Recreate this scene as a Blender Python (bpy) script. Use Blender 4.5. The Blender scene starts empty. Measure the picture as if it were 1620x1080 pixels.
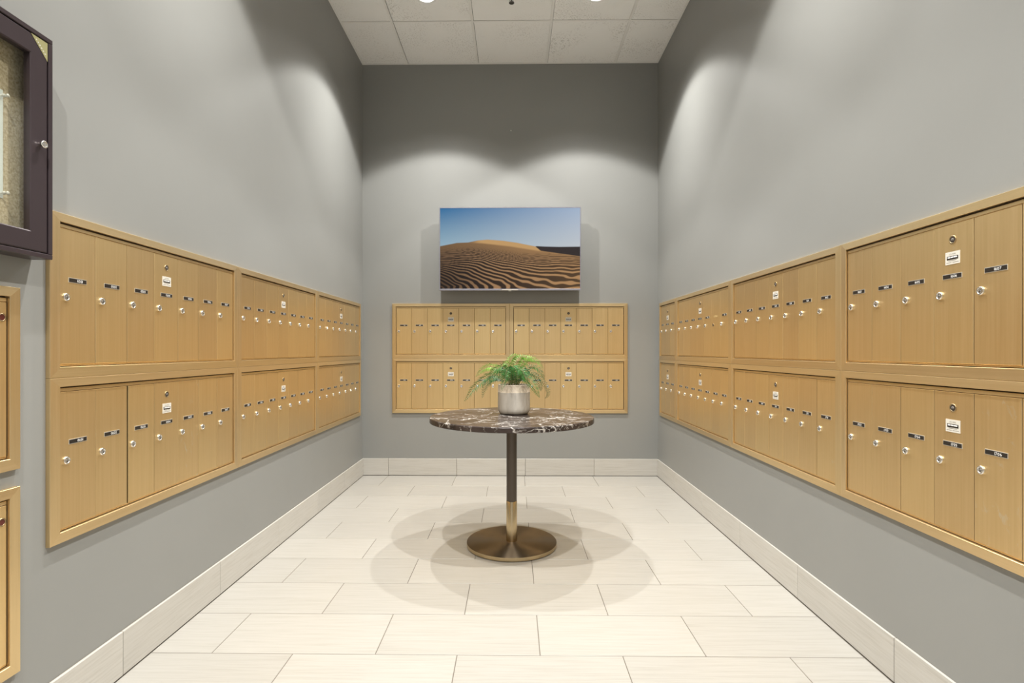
import bpy, math, random
import numpy as np
from mathutils import Vector, Matrix, noise
random.seed(7)
SC = bpy.context.scene
C = SC.collection
R = math.radians

# ------------------------------------------------------------------ camera
XL, XR, YB, YF, ZC = -1.330, 1.268, 4.717, -1.5, 3.617
cam = bpy.data.cameras.new('camera'); cam_o = bpy.data.objects.new('camera', cam); C.objects.link(cam_o)
cam.sensor_width = 36; cam.lens = 36 * 849 / 1620
cam_o.location = (0, 0, 1.1); cam_o.rotation_euler = (R(90), 0, 0.0126)
cam.shift_x = 8.7 / 1620; cam.shift_y = 14 / 1620
cam.clip_start = 0.02
SC.camera = cam_o

# ------------------------------------------------------------------ world, exposure
w = bpy.data.worlds.new('world'); SC.world = w; w.use_nodes = True
w.node_tree.nodes['Background'].inputs[0].default_value = (1.0, 0.985, 0.96, 1)
w.node_tree.nodes['Background'].inputs[1].default_value = 0.50
SC.view_settings.view_transform = 'Standard'; SC.view_settings.look = 'None'
SC.view_settings.gamma = 1; SC.view_settings.use_curve_mapping = False
SC.view_settings.exposure = 0.13
SPOT_POWER = 8.2
LENS_EMIT = 9.0
SCREEN_EMIT = 0.8

# ------------------------------------------------------------------ helpers
def tag(o, label=None, cat=None, group=None, kind=None):
    if label: o['label'] = label
    if cat: o['category'] = cat
    if group: o['group'] = group
    if kind: o['kind'] = kind
    return o

def empty(name, loc=(0, 0, 0), rz=0):
    o = bpy.data.objects.new(name, None); C.objects.link(o)
    o.location = loc; o.rotation_euler = (0, 0, rz); o.empty_display_size = 0.1
    return o

def link(name, me, parent=None, loc=(0, 0, 0), rot=(0, 0, 0)):
    o = bpy.data.objects.new(name, me); C.objects.link(o)
    o.location = loc; o.rotation_euler = rot
    if parent: o.parent = parent
    return o

class MB:
    def __init__(s): s.v = []; s.f = []; s.m = []; s.sm = []
    def add(s, vs, fs, m=0, smooth=False):
        b = len(s.v); s.v += [tuple(p) for p in vs]
        for f in fs: s.f.append([b + i for i in f]); s.m.append(m); s.sm.append(smooth)
        return s
    def box(s, a, b, m=0, ch=0.0):
        (x0, y0, z0), (x1, y1, z1) = a, b
        if ch <= 0:
            vs = [(x, y, z) for x in (x0, x1) for y in (y0, y1) for z in (z0, z1)]
            return s.add(vs, [(0, 1, 3, 2), (4, 6, 7, 5), (0, 4, 5, 1), (2, 3, 7, 6), (0, 2, 6, 4), (1, 5, 7, 3)], m)
        c = ch
        # chamfered: three loops of faces
        vs = []; idx = {}
        for i, x in enumerate((x0, x1)):
            for j, y in enumerate((y0, y1)):
                for k, z in enumerate((z0, z1)):
                    sx, sy, sz = (1 if i == 0 else -1), (1 if j == 0 else -1), (1 if k == 0 else -1)
                    idx[i, j, k, 0] = len(vs); vs.append((x, y + sy * c, z + sz * c))
                    idx[i, j, k, 1] = len(vs); vs.append((x + sx * c, y, z + sz * c))
                    idx[i, j, k, 2] = len(vs); vs.append((x + sx * c, y + sy * c, z))
        g = lambda i, j, k, a: idx[i, j, k, a]
        fs = []
        for i in (0, 1):
            q = [g(i, 0, 0, 0), g(i, 1, 0, 0), g(i, 1, 1, 0), g(i, 0, 1, 0)]; fs.append(q if i else q[::-1])
            q = [g(0, i, 0, 1), g(0, i, 1, 1), g(1, i, 1, 1), g(1, i, 0, 1)]; fs.append(q if i else q[::-1])
            q = [g(0, 0, i, 2), g(1, 0, i, 2), g(1, 1, i, 2), g(0, 1, i, 2)]; fs.append(q if i else q[::-1])
        for a in (0, 1):
            for b2 in (0, 1):
                fs.append([g(a, b2, 0, 0), g(a, b2, 1, 0), g(a, b2, 1, 1), g(a, b2, 0, 1)])
                fs.append([g(a, 0, b2, 0), g(a, 1, b2, 0), g(a, 1, b2, 2), g(a, 0, b2, 2)])
                fs.append([g(0, a, b2, 1), g(1, a, b2, 1), g(1, a, b2, 2), g(0, a, b2, 2)])
        for i in (0, 1):
            for j in (0, 1):
                for k in (0, 1): fs.append([g(i, j, k, 0), g(i, j, k, 1), g(i, j, k, 2)])
        return s.add(vs, fs, m)
    def lathe(s, prof, n=48, m=0, axis='z', smooth=True, o=(0, 0, 0), mats=None):
        """prof: list of (radius, height)"""
        vs = []; ox, oy, oz = o
        for r, h in prof:
            for i in range(n):
                a = 2 * math.pi * i / n
                x, y = r * math.cos(a), r * math.sin(a)
                if axis == 'z': vs.append((ox + x, oy + y, oz + h))
                else: vs.append((ox + x, oy - h, oz + y))      # axis towards -Y (out of a wall)
        b = len(s.v); s.v += vs
        for k in range(len(prof) - 1):
            for i in range(n):
                j = (i + 1) % n
                s.f.append([b + k * n + i, b + k * n + j, b + (k + 1) * n + j, b + (k + 1) * n + i])
                s.m.append(mats[k] if mats else m); s.sm.append(smooth)
        return s
    def disc(s, r, h, n=32, m=0, axis='z', o=(0, 0, 0), flip=False):
        ox, oy, oz = o; vs = []
        for i in range(n):
            a = 2 * math.pi * i / n; x, y = r * math.cos(a), r * math.sin(a)
            vs.append((ox + x, oy + y, oz + h) if axis == 'z' else (ox + x, oy - h, oz + y))
        f = list(range(n))
        return s.add(vs, [f[::-1] if flip else f], m)
    def mesh(s, name, mats):
        me = bpy.data.meshes.new(name); me.from_pydata(s.v, [], s.f)
        for mt in (mats if isinstance(mats, (list, tuple)) else [mats]): me.materials.append(mt)
        me.polygons.foreach_set('material_index', s.m); me.polygons.foreach_set('use_smooth', s.sm)
        me.validate(); me.update()
        import bmesh
        bm = bmesh.new(); bm.from_mesh(me); bmesh.ops.recalc_face_normals(bm, faces=bm.faces); bm.to_mesh(me); bm.free()
        return me
    def build(s, name, mats, parent=None, loc=(0, 0, 0), rot=(0, 0, 0)):
        return link(name, s.mesh(name, mats), parent, loc, rot)

def setin(node, names, val):
    for n in names:
        if n in node.inputs:
            node.inputs[n].default_value = val; return

class Mat:
    def __init__(s, name, col=(.5, .5, .5), rough=.5, metal=0, spec=.5, **kw):
        s.m = bpy.data.materials.new(name); s.m.use_nodes = True
        s.t = s.m.node_tree; s.n = s.t.nodes; s.b = s.n['Principled BSDF']
        s.b.inputs['Base Color'].default_value = (*col, 1)
        s.b.inputs['Roughness'].default_value = rough; s.b.inputs['Metallic'].default_value = metal
        setin(s.b, ['Specular IOR Level', 'Specular'], spec)
        for k, v in kw.items(): s.b.inputs[k].default_value = v
    def node(s, typ, **kw):
        nd = s.n.new(typ)
        for k, v in kw.items(): setattr(nd, k, v)
        return nd
    def l(s, a, b): s.t.links.new(a, b)
    def coord(s, scale=(1, 1, 1), kind='Object', rnd=0):
        tc = s.node('ShaderNodeTexCoord'); mp = s.node('ShaderNodeMapping')
        s.l(tc.outputs[kind], mp.inputs['Vector']); mp.inputs['Scale'].default_value = scale
        if rnd:
            oi = s.node('ShaderNodeObjectInfo'); mu = s.node('ShaderNodeMath', operation='MULTIPLY')
            s.l(oi.outputs['Random'], mu.inputs[0]); mu.inputs[1].default_value = rnd
            s.l(mu.outputs[0], mp.inputs['Location'])
        return mp.outputs[0]
    def noise(s, vec, scale=5, detail=3, rough=.5, dist=0):
        nd = s.node('ShaderNodeTexNoise'); s.l(vec, nd.inputs['Vector'])
        nd.inputs['Scale'].default_value = scale; nd.inputs['Detail'].default_value = detail
        nd.inputs['Roughness'].default_value = rough; nd.inputs['Distortion'].default_value = dist
        return nd.outputs[0]
    def ramp(s, fac, stops, interp='LINEAR'):
        nd = s.node('ShaderNodeValToRGB'); s.l(fac, nd.inputs[0]); cr = nd.color_ramp; cr.interpolation = interp
        while len(cr.elements) < len(stops): cr.elements.new(.5)
        for e, (p, c) in zip(cr.elements, stops):
            e.position = p; e.color = (*c, 1) if len(c) == 3 else c
        return nd.outputs[0]
    def mix(s, fac, a, b, mode='MIX'):
        nd = s.node('ShaderNodeMix', data_type='RGBA', blend_type=mode)
        for i, v in ((0, fac), (6, a), (7, b)):
            if hasattr(v, 'links'): s.l(v, nd.inputs[i])
            else: nd.inputs[i].default_value = v if i == 0 else (*v, 1)
        return nd.outputs[2]
    def color(s, out): s.l(out, s.b.inputs['Base Color']); return s
    def rough(s, out): s.l(out, s.b.inputs['Roughness']); return s
    def bump(s, h, strength=.2, dist=.002):
        nd = s.node('ShaderNodeBump'); s.l(h, nd.inputs['Height'])
        nd.inputs['Strength'].default_value = strength; nd.inputs['Distance'].default_value = dist
        s.l(nd.outputs[0], s.b.inputs['Normal']); return s
    def hsv(s, col, val=None, hue=None, sat=1.0):
        nd = s.node('ShaderNodeHueSaturation'); nd.inputs['Saturation'].default_value = sat
        s.l(col, nd.inputs['Color'])
        if val is not None: s.l(val, nd.inputs['Value'])
        if hue is not None: s.l(hue, nd.inputs['Hue'])
        return nd.outputs[0]
    def rand(s, lo, hi):
        oi = s.node('ShaderNodeObjectInfo'); mr = s.node('ShaderNodeMapRange')
        s.l(oi.outputs['Random'], mr.inputs[0]); mr.inputs[3].default_value = lo; mr.inputs[4].default_value = hi
        return mr.outputs[0]

# ------------------------------------------------------------------ materials
M = {}
def wall_paint():
    m = Mat('wall_paint', rough=.42, spec=.35)
    n = m.noise(m.coord((1, 1, 1)), 2.2, 3)
    m.color(m.ramp(n, [(.3, (.252, .253, .240)), (.7, (.262, .263, .250))]))
    m.bump(m.noise(m.coord((1, 1, 1)), 260, 2), .06, .001)
    return m.m
M['wall'] = wall_paint()
def ceil_tile():
    m = Mat('acoustic_tile', rough=.9, spec=.1)
    v = m.coord((1, 1, 1), rnd=40)
    pits = m.ramp(m.noise(v, 105, 2, .6), [(.55, (0, 0, 0)), (.66, (1, 1, 1))])
    patch = m.ramp(m.noise(v, 3.2, 2), [(.42, (0, 0, 0)), (.62, (1, 1, 1))])
    f = m.mix(1.0, pits, patch, 'MULTIPLY')
    f = m.mix(m.rand(.25, 1.0), (0, 0, 0), f)
    m.color(m.mix(f, (.92, .915, .895), (.46, .44, .40)))
    m.bump(pits, -.35, .002)
    return m.m
M['ceil'] = ceil_tile()
M['grid'] = Mat('grid_white', (.88, .87, .84), .45).m
M['plenum'] = Mat('plenum_dark', (.10, .09, .08), .9).m
def stone_tile(name, sc, k=1.0):
    m = Mat(name, rough=.32, spec=.5)
    v = m.coord(sc, rnd=30)
    a = m.noise(v, 9, 5, .62, .25)
    col = m.ramp(a, [(p_, tuple(c_ * k for c_ in col_)) for p_, col_ in ((.25, (.325, .307, .272)), (.5, (.378, .362, .329)), (.75, (.404, .391, .361)))])
    m.color(m.hsv(col, val=m.rand(.955, 1.03)))
    m.bump(a, .05, .001)
    return m.m
M['floor_tile'] = stone_tile('cream_floor_tile', (.5, 14, 3))
M['base_lit_x'] = stone_tile('cream_base_tile_lit_x', (.6, 1, 16), 1.32)  # floor tile colour lightened: extra light on the upright base is painted in
M['base_lit_y'] = stone_tile('cream_base_tile_lit_y', (1, .6, 16), 1.32)  # same painted-in light for the bases along the side walls
M['grout'] = Mat('dark_grout', (.16, .14, .115), .9).m
def brass(name, sc, c0, c1, worn=0.0, grain=140):
    m = Mat(name, rough=.34, metal=.86, spec=.5)
    v = m.coord(sc, rnd=25)
    g = m.noise(v, grain, 3, .6)
    col = m.ramp(g, [(.25, c0), (.75, c1)])
    col = m.hsv(col, val=m.rand(.955, 1.035), hue=m.rand(.498, .502))
    v2 = m.coord((1, 1, .55), rnd=17)
    sp = m.ramp(m.noise(v2, 34, 4, .6, .6), [(.665, (0, 0, 0)), (.72, (1, 1, 1))] if worn <= 0 else [(.57, (0, 0, 0)), (.68, (1, 1, 1))])
    pm = m.ramp(m.noise(v2, 6, 2), [(.58, (0, 0, 0)), (.72, (1, 1, 1))] if worn <= 0 else [(.40, (0, 0, 0)), (.55, (1, 1, 1))])
    f = m.mix(1.0, sp, pm, 'MULTIPLY')
    s2 = m.mix(.35 if worn <= 0 else .75, (0, 0, 0), f)
    m.color(m.mix(s2, col, (.74, .64, .46)))
    mr = m.node('ShaderNodeMapRange'); m.l(g, mr.inputs[0]); mr.inputs[3].default_value = .29; mr.inputs[4].default_value = .41
    m.rough(mr.outputs[0]); m.bump(g, .08, .0006)
    return m.m
GA, GB = (.72, .512, .245), (.78, .568, .290)
M['door'] = brass('brushed_gold_door', (1, 1, .02), GA, GB)
M['door_worn'] = brass('worn_gold_door', (1, 1, .02), GA, GB, 1)
M['rail_h'] = brass('brushed_gold_rail_horizontal', (.02, 1, 1), (.68, .500, .262), (.74, .555, .305))
M['rail_v'] = brass('brushed_gold_rail_vertical', (1, 1, .02), (.68, .500, .262), (.74, .555, .305))
M['gap'] = Mat('dark_box_interior', (.035, .022, .012), .8).m
M['chrome'] = Mat('satin_chrome', (.82, .80, .76), .22, 1).m
M['brass_ring'] = Mat('dull_brass_ring', (.38, .29, .17), .4, 1).m
M['black'] = Mat('black_plate', (.018, .014, .011), .35).m
M['white'] = Mat('white_lettering', (.86, .85, .82), .5).m
M['silver'] = Mat('plate_edge_silver', (.72, .68, .60), .35, .6).m
M['label'] = Mat('cream_label_card', (.62, .59, .52), .45).m
M['ink'] = Mat('grey_fine_print', (.22, .20, .18), .6).m
M['redhole'] = Mat('dark_red_knob', (.10, .018, .012), .4).m

# ------------------------------------------------------------------ setting: floor
fl = MB().box((XL - .1, YF, -.06), (XR + .1, YB + .1, -.0015)).build('floor', M['grout']); tag(fl, 'cream stone tile floor in running bond with thin dark joints', kind='structure')
seams = [YB - .012, 4.352, 4.041, 3.735, 3.430, 3.127, 2.827, 2.529, 2.233, 1.937]
while seams[-1] > YF + .3: seams.append(seams[-1] - .2985)
J = .0016
tile_cache = {}
def tile_mesh(wd, dp):
    k = (round(wd, 4), round(dp, 4))
    if k not in tile_cache:
        tile_cache[k] = MB().box((-wd / 2, -dp / 2, -.010), (wd / 2, dp / 2, 0), 0, .0009).mesh('floor_tile', M['floor_tile'])
    return tile_cache[k]
for r in range(len(seams) - 1):
    y1, y0 = seams[r], seams[r + 1]
    x = (-1.097 if r % 2 == 0 else -.800) - .597
    while x < XR:
        a, b = max(x, XL + .011), min(x + .597, XR - .011)
        if b - a > .02:
            link('floor_tile', tile_mesh(b - a - 2 * J, y1 - y0 - 2 * J), fl, ((a + b) / 2, (y0 + y1) / 2, 0))
        x += .597

# ------------------------------------------------------------------ walls, ceiling
tag(MB().box((XL - .12, YF, 0), (XL, YB + .12, ZC + .1)).build('wall_left', M['wall']), 'grey painted left wall behind the mailboxes', kind='structure')
tag(MB().box((XR, YF, 0), (XR + .12, YB + .12, ZC + .1)).build('wall_right', M['wall']), 'grey painted right wall behind the mailboxes', kind='structure')
tag(MB().box((XL, YB, 0), (XR, YB + .12, ZC + .1)).build('wall_back', M['wall']), 'grey painted end wall behind the television', kind='structure')
ce = MB().box((XL - .12, YF, ZC + .05), (XR + .12, YB + .12, ZC + .12)).build('ceiling', M['plenum']); tag(ce, 'white acoustic tile ceiling in a lay-in grid', kind='structure')
cx = [XL, -.93, -.311, .294, .893, XR]
cy = [YB, 4.110]
while cy[-1] > YF: cy.append(cy[-1] - .606)
cy[-1] = YF
for i in range(5):
    for j in range(len(cy) - 1):
        x0, x1, y1, y0 = cx[i] + (.0082 if i else .003), cx[i + 1] - .0105, cy[j] - (.0105 if j else .003), cy[j + 1] + .0078
        MB().box((-(x1 - x0) / 2, -(y1 - y0) / 2, 0), ((x1 - x0) / 2, (y1 - y0) / 2, .016), 0, .002).build('ceiling_tile', M['ceil'], ce, ((x0 + x1) / 2, (y0 + y1) / 2, ZC + .002))
for x in cx[1:-1]:
    MB().box((-.0115, YF, 0), (.0065, YB - .002, .0012)).box((-.003, YF, .0012), (.001, YB - .002, .03)).build('grid_bar', M['grid'], ce, (x, 0, ZC - .0008))
for y in cy[1:-1]:
    for i in range(5):
        MB().box((cx[i] + .007, -.0115, 0), (cx[i + 1] - .0115, .0065, .0012)).box((cx[i] + .007, -.003, .0012), (cx[i + 1] - .0115, .001, .03)).build('grid_bar', M['grid'], ce, (0, y, ZC - .0006))
MB().box((XL, YB - .016, 0), (XR, YB, .002)).build('wall_angle', M['grid'], ce, (0, 0, ZC - .002))
for xa, xb in ((XL, XL + .016), (XR - .016, XR)):
    MB().box((xa, YF, 0), (xb, YB - .016, .002)).build('wall_angle', M['grid'], ce, (0, 0, ZC - .002))

# baseboards: a backing strip with single tiles on it
BH, BT = .15, .011
bl = MB().box((XL, YF, 0), (XL + .004, YB, BH - .001)).build('baseboard_left', M['grout']); tag(bl, 'cream stone tile base along the left wall', kind='structure')
br = MB().box((XR - .004, YF, 0), (XR, YB, BH - .001)).build('baseboard_right', M['grout']); tag(br, 'cream stone tile base along the right wall', kind='structure')
bb = MB().box((XL + .004, YB - .004, 0), (XR - .004, YB, BH - .001)).build('baseboard_back', M['grout']); tag(bb, 'cream stone tile base along the end wall', kind='structure')
def base_run(par, a0, a1, first, step, axis, pos, mat):
    js = []; x = first
    while x > a0: x -= step
    while x < a1: js.append(x); x += step
    js.append(x); js[0] = max(js[0], a0)
    for a, b in zip(js[:-1], js[1:]):
        a, b = max(a, a0), min(b, a1)
        if b - a < .01: continue
        h = (b - a) / 2 - .0012
        if axis == 'y': bx = MB().box((-BT / 2 + .002, -h, .003), (BT / 2, h, BH), 0, .0012); loc = (pos, (a + b) / 2, 0)
        else: bx = MB().box((-h, -BT / 2, .003), (h, BT / 2 - .002, BH), 0, .0012); loc = ((a + b) / 2, pos, 0)
        bx.build('base_tile', mat, par, loc)
base_run(bl, YF, YB - .012, 1.798, .602, 'y', XL + BT / 2 + .001, M['base_lit_y'])
base_run(br, YF, YB - .012, 1.790, .602, 'y', XR - BT / 2 - .001, M['base_lit_y'])
base_run(bb, XL + .004, XR - .004, -1.098, .602, 'x', YB - BT / 2 - .001, M['base_lit_x'])

# ------------------------------------------------------------------ ceiling downlights and sprinkler
ies = bpy.data.texts.new('downlight_photometry')
PROF = {0: .36, 10: .365, 15: .37, 20: .375, 25: .37, 30: .35, 35: .31, 40: .262, 45: .217, 47: .20, 48.5: .175, 49.5: .135, 50.5: .085, 51.5: .043, 53: .017, 56: .006, 60: 0, 90: 0}
va = sorted(PROF)
ies.write('IESNA:LM-63-2002\n[TEST] generic downlight\nTILT=NONE\n1 1000 1 %d 1 1 2 0 0 0\n1 1 100\n%s\n0\n%s\n' % (len(va), ' '.join(str(a) for a in va), ' '.join(str(PROF[a] * 1000) for a in va)))
m_trim = Mat('downlight_trim', (.9, .9, .88), .4).m
m_lens = Mat('downlight_lens', (.9, .9, .9), .5)
m_lens.b.inputs['Emission Color'].default_value = (1, .98, .94, 1); m_lens.b.inputs['Emission Strength'].default_value = LENS_EMIT
def downlight(x, y, label):
    t = empty('downlight', (x, y, ZC)); tag(t, label, 'ceiling light', 'recessed ceiling downlights')
    MB().lathe([(.056, -.004), (.060, -.007), (.072, -.0065), (.078, -.003), (.079, .001)], 40).build('trim_ring', m_trim, t)
    MB().disc(.057, -.0035, 40, 0, flip=True).lathe([(.057, -.0035), (.057, .001)], 40).build('lens', m_lens.m, t)
    ld = bpy.data.lights.new('downlight_beam', 'SPOT'); ld.energy = SPOT_POWER; ld.color = (1, .985, .95)
    ld.spot_size = R(118); ld.spot_blend = .05; ld.shadow_soft_size = .028
    ld.use_nodes = True; nt = ld.node_tree; em = nt.nodes['Emission']
    it = nt.nodes.new('ShaderNodeTexIES'); it.mode = 'INTERNAL'; it.ies = ies; it.inputs['Strength'].default_value = 1.0
    nt.links.new(it.outputs[0], em.inputs['Strength'])
    lo = bpy.data.objects.new('beam', ld); C.objects.link(lo); lo.parent = t; lo.location = (0, 0, -.045)
for y, wh in ((3.81, 'nearest the end wall'), (1.985, 'in the middle of the room'), (.16, 'above the camera')):
    downlight(-.620, y, 'round recessed ceiling downlight %s, left of the pair' % wh)
    downlight(.592, y, 'round recessed ceiling downlight %s, right of the pair' % wh)
t = empty('sprinkler_head', (-.012, 3.81, ZC)); tag(t, 'small dark sprinkler head in the ceiling between the two downlights', 'sprinkler')
m_spr = Mat('sprinkler_metal', (.13, .12, .11), .4, .7).m
MB().lathe([(.0, -.004), (.026, -.004), (.03, 0), (.03, .002)], 24).build('escutcheon', m_trim, t)
MB().lathe([(.008, 0), (.008, -.018), (.005, -.02), (.004, -.045)], 12).build('body', m_spr, t)
for s_ in (-1, 1): MB().box((s_ * .011 - .002, -.002, -.044), (s_ * .011 + .002, .002, -.012)).build('arm', m_spr, t)
MB().lathe([(0, -.046), (.006, -.046), (.019, -.051), (.019, -.0525), (0, -.0525)], 20).build('deflector', m_spr, t)

# ------------------------------------------------------------------ lettering (digits as flat meshes)
glyph = {}
def get_glyph(ch):
    if ch in glyph: return glyph[ch]
    cu = bpy.data.curves.new('glyph', 'FONT'); cu.body = ch; cu.size = 1; cu.resolution_u = 3
    ob = bpy.data.objects.new('glyph', cu); C.objects.link(ob)
    dg = bpy.context.evaluated_depsgraph_get(); dg.update()
    me = bpy.data.meshes.new_from_object(ob.evaluated_get(dg))
    vs = [tuple(v.co) for v in me.vertices]; fs = [tuple(p.vertices) for p in me.polygons]
    xs = [v[0] for v in vs] or [0, .3]
    glyph[ch] = (vs, fs, min(xs), max(xs))
    bpy.data.objects.remove(ob); bpy.data.curves.remove(cu); bpy.data.meshes.remove(me)
    return glyph[ch]
def add_text(mb, s, cx_, cz, height, y, m, space=.09, wide=1.0):
    k = height / .70; x = 0; parts = []
    for ch in s:
        if ch == ' ': x += .3; continue
        vs, fs, a, b = get_glyph(ch); parts.append((vs, fs, x - a)); x += (b - a) + space
    x -= space
    for vs, fs, dx in parts:
        mb.add([(cx_ + ((v[0] + dx) - x / 2) * k * wide, y, cz + (v[1] - .35) * k) for v in vs], fs, m)

# ------------------------------------------------------------------ mailboxes
PL_W, PL_H = .064, .0115
plate_cache = {}
def plate_mesh(num):
    if num not in plate_cache:
        b = MB().box((-PL_W / 2 - .0016, -.0012, -PL_H / 2 - .0016), (PL_W / 2 + .0016, 0, PL_H / 2 + .0016), 0)
        b.box((-PL_W / 2, -.0019, -PL_H / 2), (PL_W / 2, -.0012, PL_H / 2), 1)
        if num: add_text(b, num, .007, 0, .0076, -.0022, 2, .10, 1.12)
        plate_cache[num] = b.mesh('number_plate', [M['silver'], M['black'], M['white']])
    return plate_cache[num]
lk = MB().lathe([(.0115, 0), (.0115, .0045), (.0105, .0058), (.0078, .0062), (.0072, .0050)], 24, 0, 'y')
lk.disc(.0072, .0050, 20, 0, 'y'); lk.box((-.0009, -.0056, -.005), (.0009, -.0049, .005), 1)
lk.lathe([(.0034, .0050), (.0034, .0056), (.0, .0056)], 12, 2, 'y')
LOCK = lk.mesh('lock', [M['chrome'], M['gap'], M['ink']])
hl = MB().lathe([(.0105, 0), (.0105, .0008), (.0095, .0009), (.0095, .0002)], 20, 0, 'y').disc(.0095, .0004, 20, 1, 'y')
LOCK_HOLE = hl.mesh('lock_hole', [M['brass_ring'], M['gap']])
ml = MB().lathe([(.0120, 0), (.0120, .0016), (.0102, .0022), (.0092, .0012)], 24, 0, 'y').disc(.0092, .0010, 20, 1, 'y')
ml.lathe([(.0042, .001), (.0042, .0018), (.0, .0018)], 14, 2, 'y'); ml.box((-.0006, -.0022, -.003), (.0006, -.0017, .003), 1)
MASTER = ml.mesh('carrier_lock', [M['brass_ring'], M['gap'], M['ink']])
lb = MB().box((-.0255, -.0010, -.018), (.0255, 0, .018), 0)
lb.box((-.0195, -.0015, -.0045), (.0195, -.0010, .0055), 1)
add_text(lb, 'U.S. MAIL', 0, .0112, .0042, -.0013, 2)
for x0, x1 in ((-.0165, -.0075), (-.006, .0035), (.005, .0165)):
    lb.box((x0, -.0018, .0000), (x1, -.0015, .0036), 3)
for z, a, b_ in ((-.0072, -.014, .014), (-.0125, -.021, -.004), (-.0125, 0, .021)):
    lb.box((a, -.0013, z - .0006), (b_, -.0010, z + .0006), 2)
LABEL = lb.mesh('carrier_label', [M['label'], M['black'], M['ink'], M['white']])

FS, FT, FBOT = .033, .026, .032        # frame widths: side, top, bottom
PO, PI_ = .013, .0155                  # frame depth at outer and inner edge
def rail(pts_out, pts_in, wd=None):
    """mitred frame piece: outer edge pair and inner edge pair (x,z); sits on the wall (y=0)"""
    (ax, az), (bx, bz) = pts_out; (cx_, cz), (dx, dz) = pts_in
    e = .0015
    def tow(p, q, d):  # move p towards q
        v = Vector((q[0] - p[0], q[1] - p[1])); v.normalize(); return (p[0] + v[0] * d, p[1] + v[1] * d)
    a2, b2 = tow((ax, az), (cx_, cz), e), tow((bx, bz), (dx, dz), e)
    c2, d2 = tow((cx_, cz), (ax, az), e), tow((dx, dz), (bx, bz), e)
    P = [(ax, 0, az), (bx, 0, bz), (dx, 0, dz), (cx_, 0, cz),
         (ax, -PO + .0012, az), (bx, -PO + .0012, bz), (dx, -PI_ + .0012, dz), (cx_, -PI_ + .0012, cz),
         (a2[0], -PO, a2[1]), (b2[0], -PO, b2[1]), (d2[0], -PI_, d2[1]), (c2[0], -PI_, c2[1])]
    F = [(8, 9, 10, 11), (0, 1, 5, 4), (4, 5, 9, 8), (3, 7, 6, 2), (7, 11, 10, 6), (0, 4, 7, 3), (4, 8, 11, 7), (1, 2, 6, 5), (5, 6, 10, 9), (0, 3, 2, 1)]
    return MB().add(P, F)
door_cache = {}
def door_mesh(wd, h, worn=False):
    k = (round(wd, 4), round(h, 4), worn)
    if k not in door_cache:
        door_cache[k] = MB().box((-wd / 2, -.0045, -h / 2), (wd / 2, 0, h / 2), 0, .0010).mesh('door', M['door_worn' if worn else 'door'])
    return door_cache[k]
def frame_parts(t, W, H):
    e = .0004
    o = [(e, e), (W - e, e), (W - e, H - e), (e, H - e)]
    i = [(FS, FBOT), (W - FS, FBOT), (W - FS, H - FT), (FS, H - FT)]
    for q, (a, b) in enumerate(((0, 1), (1, 2), (2, 3), (3, 0))):
        rail((o[a], o[b]), (i[a], i[b])).build('frame_rail' if q % 2 == 0 else 'frame_stile', M['rail_h' if q % 2 == 0 else 'rail_v'], t)
    MB().box((FS - .004, -.0025, FBOT - .004), (W - FS + .004, -.0002, H - FT + .004)).build('back_panel', M['gap'], t)
    MB().box((FS + .0015, -.0075, H - FT - .0145), (W - FS - .0015, -.0025, H - FT - .0045), 0, .0008).build('header_strip', M['rail_h'], t)
    MB().box((FS + .0015, -.0065, FBOT + .0022), (W - FS - .0015, -.0025, FBOT + .0062), 0, .0008).build('sill_strip', M['rail_h'], t)

def mailbox(loc, rz, n, col, H, nums, label, master=None, group='banks of gold mailboxes', gaps={}, holes=(), worn=(), ajar=()):
    W = n * col + 2 * FS
    t = empty('mailbox_bank', loc, rz); tag(t, label, 'mailbox', group)
    frame_parts(t, W, H)
    zt, zb = H - FT - .0158, FBOT + .0072
    dh = zt - zb; zc = (zt + zb) / 2
    master = n // 2 if master is None else master
    for k in range(n):
        x0, x1 = FS + k * col, FS + (k + 1) * col
        g0 = .0008 + random.choice((0, 0, .0003, .0006)); g1 = .0008
        if k == 0: g0 = .0034
        if k == n - 1: g1 = .0034
        if k in gaps: g0 = gaps[k]
        a, b = x0 + g0, x1 - g1
        d = link('door', door_mesh(b - a, dh, k in worn), t, ((a + b) / 2, -.0042 - random.choice((0, .0003, .0008)), zc))
        if k in ajar: d.rotation_euler = (R(-1.0), 0, 0)
        xc = (x0 + x1) / 2 - (a + b) / 2
        zrel = lambda q: dh / 2 - q * dh
        if k not in holes:
            link('number_plate', plate_mesh(nums[k]), d, (xc - .001, -.0045, zrel(.374)))
            link('lock', LOCK, d, (xc - .0445, -.0045, zrel(.505)), (0, R(random.uniform(-25, 25)), 0))
        else:
            link('lock_hole', LOCK_HOLE, d, (xc - .0445, -.0045, zrel(.505)))
            MB().box((-PL_W / 2, -.0003, -PL_H / 2), (PL_W / 2, 0, PL_H / 2)).build('plate_scar', m_scar, d, (xc, -.0045, zrel(.374)))
        if k == master:
            link('carrier_lock', MASTER, d, (xc, -.0045, zrel(.113)))
            link('carrier_label', LABEL, d, (xc, -.0045, zrel(.243)))
    return t
m_scar = Mat('bare_gold_scar', (.66, .48, .22), .4, .5).m
def seq(a, n): return ['%04d' % (a + i) for i in range(n)]

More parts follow.
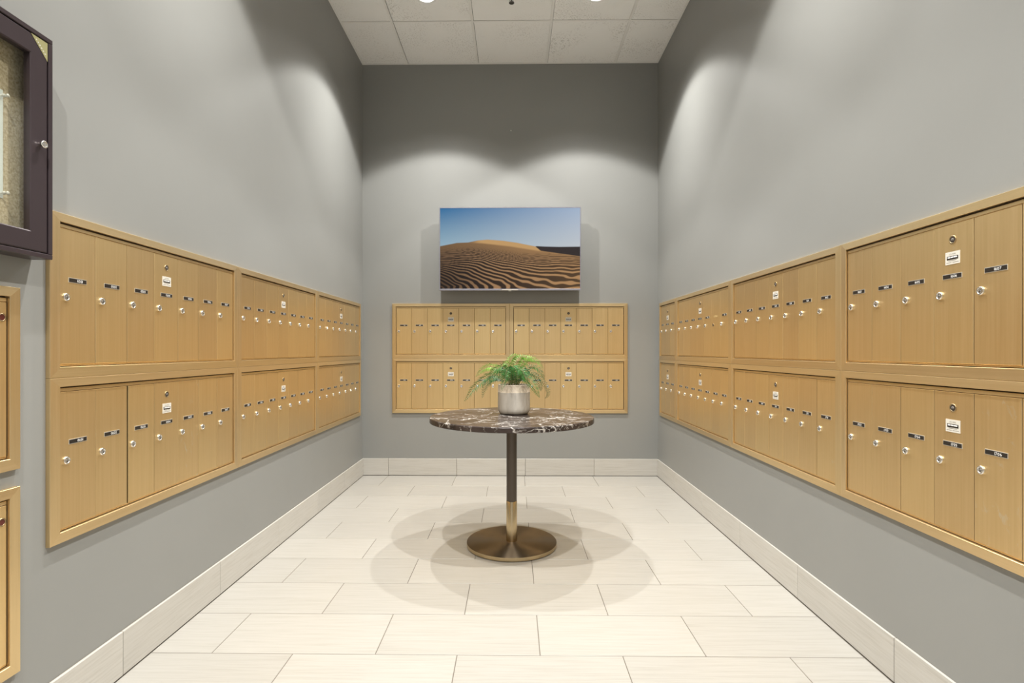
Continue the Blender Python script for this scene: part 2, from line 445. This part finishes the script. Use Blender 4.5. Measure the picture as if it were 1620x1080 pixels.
CS, HS, Z0 = .139, .4815, .538
PS = 7 * CS + 2 * FS
left_names = [('0501', '0601', 'nearest the dark notice case'), ('0701', '0801', 'in the middle of the left wall'), ('0901', '1001', 'beside the far left corner')]
for k, (u, l, wh) in enumerate(left_names):
    y = 1.509 + k * PS
    mailbox((XL, y, Z0 + HS), R(90), 7, CS, HS, seq(int(u), 7), 'upper gold mailbox bank on the left wall, %s' % wh)
    mailbox((XL, y, Z0), R(90), 7, CS, HS, seq(int(l), 7), 'lower gold mailbox bank on the left wall, %s' % wh,
            gaps={2: .0055} if k == 0 else {}, worn=(4,) if k == 0 else ())
CB, HB, ZB = .138, .481, .549
PB = 7 * CB + 2 * FS
for k, (u, l, wh) in enumerate([('1101', '1201', 'left'), ('1108', '1208', 'right')]):
    x = -1.064 + k * PB
    mailbox((x, YB, ZB + HB), 0, 7, CB, HB, seq(int(u), 7), 'upper %s gold mailbox bank on the end wall, below the television' % wh, ajar=(4,) if k == 1 else ())
    mailbox((x, YB, ZB), 0, 7, CB, HB, seq(int(l), 7), 'lower %s gold mailbox bank on the end wall, behind the fern table' % wh)
y = 4.633
right_rows = [(3, seq(1301, 3), seq(1401, 3), 'narrow three-door bank in the far right corner', ()),
              (7, seq(1304, 7), seq(1404, 7), 'second from the far right corner', (5,)),
              (7, seq(1501, 5) + seq(1601, 2), seq(1608, 2) + seq(1509, 4) + ['1701'], 'second from the right edge of the picture', ()),
              (7, seq(1603, 7), seq(1702, 7), 'nearest the right edge of the picture', ())]
for k, (n, u, l, wh, holes) in enumerate(right_rows):
    W = n * CS + 2 * FS
    mailbox((XR, y, Z0 + .003 + HS), R(-90), n, CS, HS, u, 'upper gold mailbox bank on the right wall, %s' % wh, holes=holes)
    mailbox((XR, y, Z0 + .003), R(-90), n, CS, HS, l, 'lower gold mailbox bank on the right wall, %s' % wh, worn=(4,) if k == 3 else ())
    y -= W

# two plain parcel lockers cut by the left edge
def locker(z0, H, label):
    W = .50
    t = empty('parcel_locker', (XL, 1.419 - W, z0), R(90)); tag(t, label, 'locker', 'gold parcel lockers left of the mailboxes')
    frame_parts(t, W, H)
    zt, zb = H - FT - .0158, FBOT + .0072
    d = link('door', door_mesh(W - 2 * FS - .006, zt - zb), t, (W / 2, -.0042, (zt + zb) / 2))
    MB().lathe([(.011, 0), (.011, .002), (.008, .0026), (.008, .0012)], 24, 0, 'y').disc(.008, .0014, 20, 1, 'y').build('lock', [M['brass_ring'], M['redhole']], d, ((W - 2 * FS) / 2 - .017, -.0045, (zt - zb) / 2 - .040))
    link('number_plate', plate_mesh(''), d, (0, -.0045, .06))
locker(.784, .483, 'upper gold parcel locker at the left edge, below the notice case')
locker(.243, .495, 'lower gold parcel locker at the left edge, near the floor')

# ------------------------------------------------------------------ notice case
m_case = Mat('dark_bronze_case', (.050, .036, .040), .32, .35).m
m_cork = Mat('cork', rough=.9, spec=.1)
v = m_cork.coord((1, 1, 1))
m_cork.color(m_cork.ramp(m_cork.noise(v, 150, 4, .7), [(.32, (.40, .31, .19)), (.52, (.60, .50, .34)), (.72, (.75, .66, .49))]))
m_cork.bump(m_cork.noise(v, 130, 3), .4, .003)
def glass_mat():
    m = Mat('case_glass')
    tr = m.node('ShaderNodeBsdfTransparent'); tr.inputs[0].default_value = (.96, .97, .955, 1)
    gl = m.node('ShaderNodeBsdfGlossy'); gl.inputs['Roughness'].default_value = .02
    fr = m.node('ShaderNodeFresnel'); ge = m.node('ShaderNodeNewGeometry'); io = m.node('ShaderNodeMapRange'); m.l(ge.outputs['Backfacing'], io.inputs[0]); io.inputs[3].default_value = 1.5; io.inputs[4].default_value = 1 / 1.5; m.l(io.outputs[0], fr.inputs[0])
    mx = m.node('ShaderNodeMixShader'); m.l(fr.outputs[0], mx.inputs[0]); m.l(tr.outputs[0], mx.inputs[1]); m.l(gl.outputs[0], mx.inputs[2])
    m.l(mx.outputs[0], m.n['Material Output'].inputs['Surface']); return m.m
M['glass'] = glass_mat()
CW, CH, CD = .92, .604, .060
CY0 = 1.465 - CW
t = empty('notice_case', (XL, CY0, 1.349), R(90)); tag(t, 'dark bronze framed glass notice case with cork board at the left edge', 'notice board')
RM = .013
for a, b in (((0, -CD, 0), (CW, 0, RM)), ((0, -CD, CH - RM), (CW, 0, CH)), ((0, -CD, RM), (RM, 0, CH - RM)), ((CW - RM, -CD, RM), (CW, 0, CH - RM))):
    MB().box(a, b, 0, .0015).build('case_side', m_case, t)
MB().box((RM, -.012, RM), (CW - RM, -.001, CH - RM)).build('cork_board', m_cork.m, t)
g = RM + .0025; FW = .052
o = [(g, g), (CW - g, g), (CW - g, CH - g), (g, CH - g)]
i_ = [(g + FW, g + FW), (CW - g - FW, g + FW), (CW - g - FW, CH - g - FW), (g + FW, CH - g - FW)]
for a, b in ((0, 1), (1, 2), (2, 3), (3, 0)):
    r_ = MB(); P = []
    for yy, e in ((-.040, 0), (-.0565, 0), (-.0585, .003), ):
        for src, dst in ((o[a], i_[a]), (o[b], i_[b]), (i_[b], o[b]), (i_[a], o[a])):
            vv = Vector((dst[0] - src[0], dst[1] - src[1])).normalized() * e * 1.4
            P.append((src[0] + vv[0], yy, src[1] + vv[1]))
    F = [(3, 2, 1, 0), (8, 9, 10, 11)]
    for q in (0, 4):
        for z_ in range(4): F.append((q + z_, q + (z_ + 1) % 4, q + 4 + (z_ + 1) % 4, q + 4 + z_))
    r_.add(P, F).build('door_rail', m_case, t)
MB().box((g + FW - .004, -.049, g + FW - .004), (CW - g - FW + .004, -.046, CH - g - FW + .004)).build('glass_pane', M['glass'], t)
b = MB().lathe([(.005, 0), (.005, .010), (.0095, .012), (.0095, .016), (.0075, .0165), (.006, .0155)], 24, 0, 'y').disc(.006, .0155, 20, 0, 'y')
b.box((-.0008, -.0163, -.004), (.0008, -.0154, .004), 1)
b.build('lock', [M['chrome'], M['ink']], t, (CW - g - .026, -.0585, 1.652 - 1.349))
m_stick = Mat('gold_corner_sticker', (.50, .47, .24), .3, .6).m
x1, z1 = CW - g - .001, CH - g - .001
s_ = MB().add([(x1, -.0588, z1), (x1 - .050, -.0588, z1), (x1, -.0588, z1 - .050), (x1, -.0594, z1), (x1 - .050, -.0594, z1), (x1, -.0594, z1 - .050)],
         [(3, 4, 5), (0, 2, 1), (0, 1, 4, 3), (1, 2, 5, 4), (2, 0, 3, 5)])
for q in range(6):   # a slanting row of small pale marks
    px, pz = x1 - .034 + q * .0052, z1 - .008 - q * .0050
    s_.box((px - .0016, -.0597, pz - .0016), (px + .0016, -.0594, pz + .0016), 1)
s_.build('corner_sticker', [m_stick, M['label']], t)
t = empty('paper_notice', (XL, 1.368 - .216, 1.492), R(90)); tag(t, 'white paper sheet pinned to the cork inside the notice case', 'paper')
m_paper = Mat('white_paper', (.80, .83, .79), .7).m
MB().box((0, -.0136, 0), (.216, -.0130, .279)).build('sheet', m_paper, t)
for zz in (.012, .262):
    MB().lathe([(.0015, .013), (.0015, .020), (.0048, .021), (.0048, .023), (.003, .024), (.003, .030), (.0045, .031), (.0045, .033), (0, .033)], 14, 0, 'y').build('push_pin', M['label'], t, (.210, 0, zz))

# ------------------------------------------------------------------ television
t = empty('television', (-.028, YB, 1.614)); tag(t, 'wall-mounted flat screen television showing rippled desert dunes under blue sky', 'television')
TW, TH, TY = 1.214, .713, -.117
m_bez = Mat('silver_bezel', (.42, .41, .47), .3, .8).m
m_tvb = Mat('television_black', (.02, .02, .022), .45).m
bz = .007
MB().box((-TW / 2 + .01, TY + .012, .01), (TW / 2 - .01, TY + .050, TH - .01), 0, .006).build('back_cover', m_tvb, t)
for a, b in (((-TW / 2, TY, TH - bz), (TW / 2, TY + .016, TH)), ((-TW / 2, TY, 0), (TW / 2, TY + .016, .014)),
             ((-TW / 2, TY, .014), (-TW / 2 + bz, TY + .016, TH - bz)), ((TW / 2 - bz, TY, .014), (TW / 2, TY + .016, TH - bz))):
    MB().box(a, b, 0, .001).build('bezel', m_bez, t)
MB().box((-.07, TY - .002, .001), (.07, TY + .012, .009), 0, .001).box((-.012, TY + .002, -.006), (.012, TY + .012, .002)).build('badge_strip', M['silver'], t)
MB().box((-.25, TY + .05, .2), (.25, TY + .062, .5)).box((-.2, TY + .062, .25), (.2, -.0005, .45)).build('wall_bracket', m_tvb, t)
NU, NV = 340, 190
U, V = np.meshgrid(np.linspace(0, 1, NU), np.linspace(0, 1, NV))     # V: 0 top, 1 bottom
def vnoise(u, v, seed):
    rng = np.random.RandomState(seed); g_ = rng.rand(64, 64)
    iu, iv = np.floor(u).astype(int), np.floor(v).astype(int); fu, fv = u - iu, v - iv
    fu, fv = fu * fu * (3 - 2 * fu), fv * fv * (3 - 2 * fv)
    G = lambda a, b_: g_[b_ % 64, a % 64]
    return (G(iu, iv) * (1 - fu) + G(iu + 1, iv) * fu) * (1 - fv) + (G(iu, iv + 1) * (1 - fu) + G(iu + 1, iv + 1) * fu) * fv
def lin(c): c = np.array(c) / 255.0; return np.where(c <= .04045, c / 12.92, ((c + .055) / 1.055) ** 2.4)
def lerp(a, b, f): return a + (b - a) * f[..., None]
def sst(a, b, x): q = np.clip((x - a) / (b - a), 0, 1); return q * q * (3 - 2 * q)
one = np.ones_like(U)[..., None]
sky_t = lerp(lin((46, 112, 162)) * one, lin((170, 188, 212)) * one, np.clip(U * .98, 0, 1) ** 1.2)
sky_b = lerp(lin((150, 180, 196)) * one, lin((198, 204, 210)) * one, U)
img = lerp(sky_t, sky_b, np.clip(V / .46, 0, 1) ** .95)
sk = np.interp(U, [0, .06, .12, .2, .27, .34, .45, .55, .62, .68, .72, 1], [.47, .45, .43, .425, .40, .39, .405, .43, .455, .475, .53, .60])
far = np.interp(U, [.66, .69, .75, .85, 1], [.49, .472, .478, .482, .48])
img = lerp(img, lin((52, 44, 42)) * one, sst(-.004, .004, V - far) * (U > .675))
m_s = sst(-.004, .004, V - sk)
low = np.interp(U, [0, .2, .3, .5, .7, .75, 1], [.47, .428, .435, .475, .53, .535, .60])
dd = np.clip((V - np.minimum(low, .5)) / .52, 0, 1)
sand = lerp(lin((122, 94, 64)) * one, lin((168, 128, 84)) * one, np.clip(U * 1.2 - .05, 0, 1))
nz = vnoise(U * 7, V * 9, 3) + .5 * vnoise(U * 16, V * 20, 4)
ph = 2 * np.pi * (12 * np.log(dd + .085) - 11 * (1 - np.exp(-U / .36)) * (.35 + .65 * dd) + 1.0 * nz)
rip = np.sin(ph); sharp = sst(-.15, .70, rip)
amp = sst(.04, .24, dd) * np.clip(1.05 - .25 * U, 0, 1)
dark = lin((40, 29, 22)) * one
bright = lerp(lin((150, 116, 84)) * one, lin((186, 143, 98)) * one, U)
band = lerp(dark, bright, sharp)
sand = lerp(sand, band, amp)
shade = sst(.42, 0, U) * sst(.35, 1, V)
sand = lerp(sand, lin((34, 27, 23)) * one, shade * .75)
crest = sst(-.004, .004, V - sk) * (1 - sst(-.012, .012, V - low)) * sst(.20, .30, U)
sand = lerp(sand, lin((200, 158, 104)) * one, crest)
img = lerp(img, sand, m_s)
xs, zs = -TW / 2 + bz + U * (TW - 2 * bz), TH - bz - V * (TH - bz - .014)
co = np.stack([xs, np.full_like(xs, TY + .004), zs], -1).reshape(-1, 3)
idx = np.arange(NU * NV).reshape(NV, NU)
fc = np.stack([idx[:-1, :-1], idx[1:, :-1], idx[1:, 1:], idx[:-1, 1:]], -1).reshape(-1, 4)
sm = bpy.data.meshes.new('screen'); sm.from_pydata(co.tolist(), [], fc.tolist())
ca = sm.color_attributes.new('picture', 'FLOAT_COLOR', 'POINT')
ca.data.foreach_set('color', np.concatenate([img.reshape(-1, 3), np.ones((NU * NV, 1))], 1).astype(np.float32).ravel())
m_scr = Mat('television_picture', (.004, .004, .005), .3, spec=.12)
at = m_scr.node('ShaderNodeAttribute', attribute_name='picture')
m_scr.l(at.outputs['Color'], m_scr.b.inputs['Emission Color']); m_scr.b.inputs['Emission Strength'].default_value = SCREEN_EMIT
sm.materials.append(m_scr.m); link('screen', sm, t)

sc_ = MB().lathe([(.004, 0), (.004, .002), (.0025, .003), (0, .003)], 12, 0, 'y').build('wall_screw', M['white'], None, (-.02, YB, 3.03))
tag(sc_, 'tiny white screw head on the dark upper end wall above the television', 'screw')

# ------------------------------------------------------------------ table
def marble():
    m = Mat('brown_marble', rough=.27, spec=.22)
    v = m.coord((1, 1, 1))
    base = m.ramp(m.noise(v, 6, 6, .62, .8), [(.28, (.020, .015, .013)), (.5, (.042, .031, .027)), (.72, (.075, .056, .048))])
    def veins(scale, wdt, loc, str_, msk):
        mp = m.node('ShaderNodeMapping'); tc = m.node('ShaderNodeTexCoord'); m.l(tc.outputs['Object'], mp.inputs[0])
        mp.inputs['Location'].default_value = loc; mp.inputs['Scale'].default_value = (1, 1.25, 1.6); mp.inputs['Rotation'].default_value = (.3, .2, .6)
        nn = m.node('ShaderNodeTexNoise'); m.l(mp.outputs[0], nn.inputs['Vector']); nn.inputs['Scale'].default_value = scale * 1.3; nn.inputs['Detail'].default_value = 5
        ad = m.mix(.30, mp.outputs[0], nn.outputs['Color'])
        vo = m.node('ShaderNodeTexVoronoi', feature='DISTANCE_TO_EDGE'); m.l(ad, vo.inputs['Vector']); vo.inputs['Scale'].default_value = scale
        ln = m.ramp(vo.outputs['Distance'], [(0, (1, 1, 1)), (wdt, (.25, .25, .25)), (wdt * 2.4, (0, 0, 0))])
        mk = m.ramp(m.noise(mp.outputs[0], scale * .9, 3), [(msk, (0, 0, 0)), (msk + .14, (1, 1, 1))])
        return m.mix(str_, (0, 0, 0), m.mix(1, ln, mk, 'MULTIPLY'))
    a = veins(5.0, .018, (1, 2, 3), 1, .43); b_ = veins(11, .022, (5, 1, 2), .8, .46)
    f = m.mix(1, a, b_, 'LIGHTEN')
    m.color(m.mix(f, base, (.72, .68, .63)))
    return m.m
m_bronze = Mat('dark_bronze_column', (.115, .095, .078), .34, .9).m
m_gold = Mat('satin_brass', (.62, .49, .30), .27, 1).m
m_brz = Mat('spun_bronze_top', (.17, .128, .085), .46, 1)
m_brz.b.inputs['Anisotropic'].default_value = .96; m_brz.b.inputs['Anisotropic Rotation'].default_value = .25
tg = m_brz.node('ShaderNodeTangent'); tg.direction_type = 'RADIAL'; tg.axis = 'Z'; m_brz.l(tg.outputs[0], m_brz.b.inputs['Tangent'])
TX, TYY, TZ = -.009, 3.035, .730
t = empty('pedestal_table', (TX, TYY, 0)); tag(t, 'round brown marble pedestal table with bronze column and brass disc base', 'table')
MB().lathe([(0, TZ - .030), (.454, TZ - .030), (.4595, TZ - .0285), (.461, TZ - .026), (.461, TZ - .005), (.459, TZ - .0015), (.455, TZ), (0, TZ)], 96, smooth=False).build('tabletop', marble(), t)
MB().lathe([(0, TZ - .0385), (.12, TZ - .0385), (.12, TZ - .0302), (0, TZ - .0302)], 32, smooth=False).build('mounting_plate', m_bronze, t)
MB().lathe([(.0295, .245), (.0295, TZ - .038)], 40).build('column', m_bronze, t)
MB().lathe([(.0305, .0262), (.0305, .250), (.0296, .2512), (.0290, .2512)], 40).build('brass_sleeve', m_gold, t)
MB().lathe([(0, .003), (.250, .003), (.253, .005), (.253, .0235)], 96, smooth=False).build('base_rim', m_gold, t)
MB().lathe([(.253, .024), (.2515, .0262), (.0305, .0266), (.0, .0266)], 96).build('base_disc', m_brz.m, t)
MB().lathe([(0, .0004), (.238, .0004), (.238, .0032), (0, .0032)], 48, smooth=False).build('foot_pad', m_tvb, t)

# ------------------------------------------------------------------ potted fern
def ceramic():
    m = Mat('glazed_stone_pot', rough=.38, spec=.45)
    v = m.coord((1, 1, .35))
    a = m.noise(v, 9, 5, .6, .5)
    col = m.ramp(a, [(.25, (.20, .175, .145)), (.45, (.40, .37, .325)), (.7, (.55, .52, .465))])
    drip = m.ramp(m.noise(m.coord((1, 1, .12)), 22, 3, .6, .3), [(.60, (0, 0, 0)), (.70, (1, 1, 1))])
    m.color(m.mix(m.mix(.6, (0, 0, 0), drip), col, (.17, .15, .125)))
    m.bump(a, .15, .002)
    return m.m
m_rim = Mat('pot_rim_tan', rough=.55)
m_rim.color(m_rim.ramp(m_rim.noise(m_rim.coord((1, 1, .5)), 12, 4), [(.3, (.33, .27, .20)), (.7, (.47, .40, .31))]))
m_soil = Mat('dark_soil', (.02, .016, .012), .95).m
PX, PY, PZ = .004, 3.140, TZ
pot = empty('potted_fern', (PX, PY, PZ)); tag(pot, 'green fern in a round grey-beige ceramic pot on the marble table', 'plant')
PR, PH = .094, .172
MB().lathe([(0, .004), (.082, .004), (.088, .010), (.0925, .020), (PR, .035), (PR, .128)], 56).build('pot_body', ceramic(), pot)
MB().lathe([(PR, .128), (PR - .0008, .1287), (PR - .0008, PH - .004), (PR - .002, PH - .001), (PR - .005, PH), (PR - .009, PH - .002), (PR - .011, PH - .05)], 56).build('pot_rim', m_rim.m, pot)
MB().lathe([(0, .0004), (.079, .0004), (.081, .0045), (0, .0045)], 48).build('pot_foot', Mat('dark_pot_foot', (.05, .045, .035), .6).m, pot)
sl = MB().lathe([(0, .150), (.03, .152), (.06, .148), (.085, .146)], 24)
sl.build('soil', m_soil, pot)
def leaf_mat(name, c0, c1):
    m = Mat(name, rough=.42, spec=.4)
    v = m.coord((1, 1, 1))
    col = m.ramp(m.noise(v, 26, 2), [(.3, c0), (.7, c1)])
    m.color(m.hsv(col, val=m.rand(.8, 1.2), hue=m.rand(.485, .512)))
    m.b.inputs['Subsurface Weight'].default_value = 0
    tl = m.node('ShaderNodeBsdfTranslucent'); m.l(col, tl.inputs[0])
    mx = m.node('ShaderNodeMixShader'); mx.inputs[0].default_value = .2
    m.l(m.b.outputs[0], mx.inputs[1]); m.l(tl.outputs[0], mx.inputs[2]); m.l(mx.outputs[0], m.n['Material Output'].inputs['Surface'])
    return m.m
LEAF = [leaf_mat('fern_green', (.030, .105, .022), (.075, .22, .045)), leaf_mat('fern_light_green', (.10, .25, .03), (.22, .42, .07)), leaf_mat('fern_deep_green', (.018, .070, .022), (.045, .145, .045))]
m_stem = Mat('fern_stem', (.16, .15, .05), .6).m
def frond(pts, L, mat, npair=24, roll=(0, -.72, .69)):
    UPV = Vector(roll).normalized()
    pts = [Vector(p) for p in pts]
    def cr(t_):
        n = len(pts) - 1; f = min(max(t_, 0), .9999) * n; i = int(f); u = f - i
        p0 = pts[i - 1] if i else pts[0] * 2 - pts[1]; p1, p2 = pts[i], pts[i + 1]
        p3 = pts[i + 2] if i + 2 <= n else p2 * 2 - p1
        return .5 * ((2 * p1) + (p2 - p0) * u + (2 * p0 - 5 * p1 + 4 * p2 - p3) * u * u + (3 * p1 - p0 - 3 * p2 + p3) * u ** 3)
    mb = MB(); N = 16; ring = []
    for i in range(N + 1):
        q = i / N; p = cr(q); tn = (cr(min(q + .02, 1)) - cr(max(q - .02, 0))).normalized()
        a = tn.cross(Vector((0, 0, 1)));  a = a.normalized() if a.length > 1e-4 else Vector((1, 0, 0))
        b_ = tn.cross(a); r_ = .0016 * (1 - .75 * q)
        ring.append([p + a * r_, p - a * r_ * .5 + b_ * r_ * .87, p - a * r_ * .5 - b_ * r_ * .87])
    vs = [v_ for r_ in ring for v_ in r_]
    mb.add(vs, [(3 * i + k, 3 * i + (k + 1) % 3, 3 * i + 3 + (k + 1) % 3, 3 * i + 3 + k) for i in range(N) for k in range(3)], 1, True)
    sprev = None
    for i in range(npair):
        q = .10 + .89 * i / (npair - 1); p = cr(q); tn = (cr(min(q + .03, 1)) - cr(max(q - .03, 0))).normalized()
        sd = tn.cross(UPV)
        if sd.length < .25 and sprev is not None: sd = sprev
        sd = (sd - tn * sd.dot(tn)).normalized()
        if sprev is not None:
            if sd.dot(sprev) < 0: sd = -sd
            sd = (sd * .5 + sprev * .5); sd = (sd - tn * sd.dot(tn)).normalized()
        sprev = sd.copy(); up = sd.cross(tn).normalized()
        prof = min(1, (q - .02) / .22) * (1 - max(0, (q - .45) / .55) ** 1.5 * .93)
        for s2 in (-1, 1):
            ll = L * prof * random.uniform(.88, 1.1)
            d = (sd * s2 * .93 + tn * .42 + up * random.uniform(-.22, .12)).normalized()
            wv = tn * max(.0026, L * .098) * (.55 + .45 * prof)
            dr = Vector((0, 0, -1)) * ll * .16
            n_ = d.cross(tn).normalized() * .0012
            P = [p, p + d * ll * .38 + wv + n_, p + d * ll + dr, p + d * ll * .38 - wv * .75 + n_, p + d * ll * .45 + dr * .3 - n_]
            mb.add(P, [(0, 4, 1), (1, 4, 2), (0, 3, 4), (3, 2, 4)], 0)
    return mb.build('frond', [mat, m_stem], pot)
Z = .155
G = [  # explicit arching fronds (x, y, z from the pot centre)
    ([(-.02, -.01, Z), (-.08, -.02, .225), (-.16, -.03, .215), (-.235, -.04, .150), (-.285, -.045, .078)], .046, 0, 30),
    ([(-.02, .01, Z), (-.07, .02, .245), (-.13, .03, .275), (-.185, .03, .260), (-.225, .03, .215)], .036, 1, 26),
    ([(-.03, -.02, Z), (-.08, -.05, .210), (-.135, -.07, .205), (-.168, -.08, .160), (-.180, -.085, .100)], .030, 2, 24),
    ([(-.02, -.03, Z), (-.04, -.07, .250), (-.045, -.115, .235), (-.058, -.135, .190), (-.070, -.145, .140)], .030, 0, 24),
    ([(.01, -.03, Z), (.045, -.075, .225), (.085, -.115, .205), (.120, -.140, .155), (.142, -.15, .108)], .036, 0, 26),
    ([(.03, -.01, Z), (.085, -.03, .235), (.145, -.05, .215), (.185, -.06, .165), (.196, -.065, .120), (.178, -.07, .095)], .022, 2, 26),
    ([(.02, -.02, Z), (.07, -.05, .250), (.12, -.08, .230), (.148, -.09, .175), (.152, -.1, .140)], .030, 2, 22),
    ([(.0, .01, Z), (.01, .015, .270), (.04, .02, .330), (.085, .01, .325), (.110, .0, .300)], .036, 1, 24),
    ([(.01, .02, Z), (.04, .02, .275), (.09, .02, .325), (.140, .01, .305), (.172, .0, .265)], .030, 1, 22),
    ([(-.01, .02, Z), (-.03, .03, .260), (-.02, .04, .315), (.01, .05, .340), (.05, .06, .335)], .032, 1, 22),
    ([(.0, -.02, Z), (.02, -.05, .255), (.045, -.09, .255), (.065, -.12, .215), (.072, -.135, .175)], .034, 0, 22),
    ([(-.01, -.02, Z), (-.015, -.05, .260), (.0, -.09, .275), (.015, -.125, .250), (.02, -.145, .210)], .032, 0, 22),
    ([(-.01, .0, Z), (-.05, .0, .265), (-.09, -.01, .270), (-.13, -.02, .240), (-.15, -.025, .200)], .034, 0, 22),
    ([(.02, .02, Z), (.08, .03, .265), (.13, .04, .270), (.165, .045, .235), (.18, .05, .195)], .030, 0, 22),
    ([(.0, .03, Z), (.0, .07, .260), (-.01, .13, .270), (-.02, .18, .225), (-.02, .20, .175)], .034, 0, 20),
    ([(.02, .03, Z), (.05, .08, .255), (.08, .13, .255), (.11, .17, .205)], .034, 2, 20),
    ([(-.02, .03, Z), (-.06, .07, .260), (-.10, .12, .250), (-.14, .15, .195)], .034, 2, 20),
]
for p_, L, mi, npair in G: frond(p_, L * 1.12, LEAF[mi], npair, (random.uniform(-.25, .25), random.uniform(-.95, -.5), .65))
for k in range(12):
    a = R(30 * k + random.uniform(-12, 12)); ln = random.uniform(.07, .12); h = random.uniform(.235, .30)
    ca_, sa_ = math.cos(a), math.sin(a)
    frond([(ca_ * .015, sa_ * .015, Z), (ca_ * ln * .35, sa_ * ln * .35, h - .03), (ca_ * ln * .75, sa_ * ln * .75, h), (ca_ * ln * 1.15, sa_ * ln * 1.15, h - .035)], random.uniform(.030, .040), LEAF[random.choice((0, 0, 1, 2))], 18, (ca_ * .3, -.5 + sa_ * .3, .8))
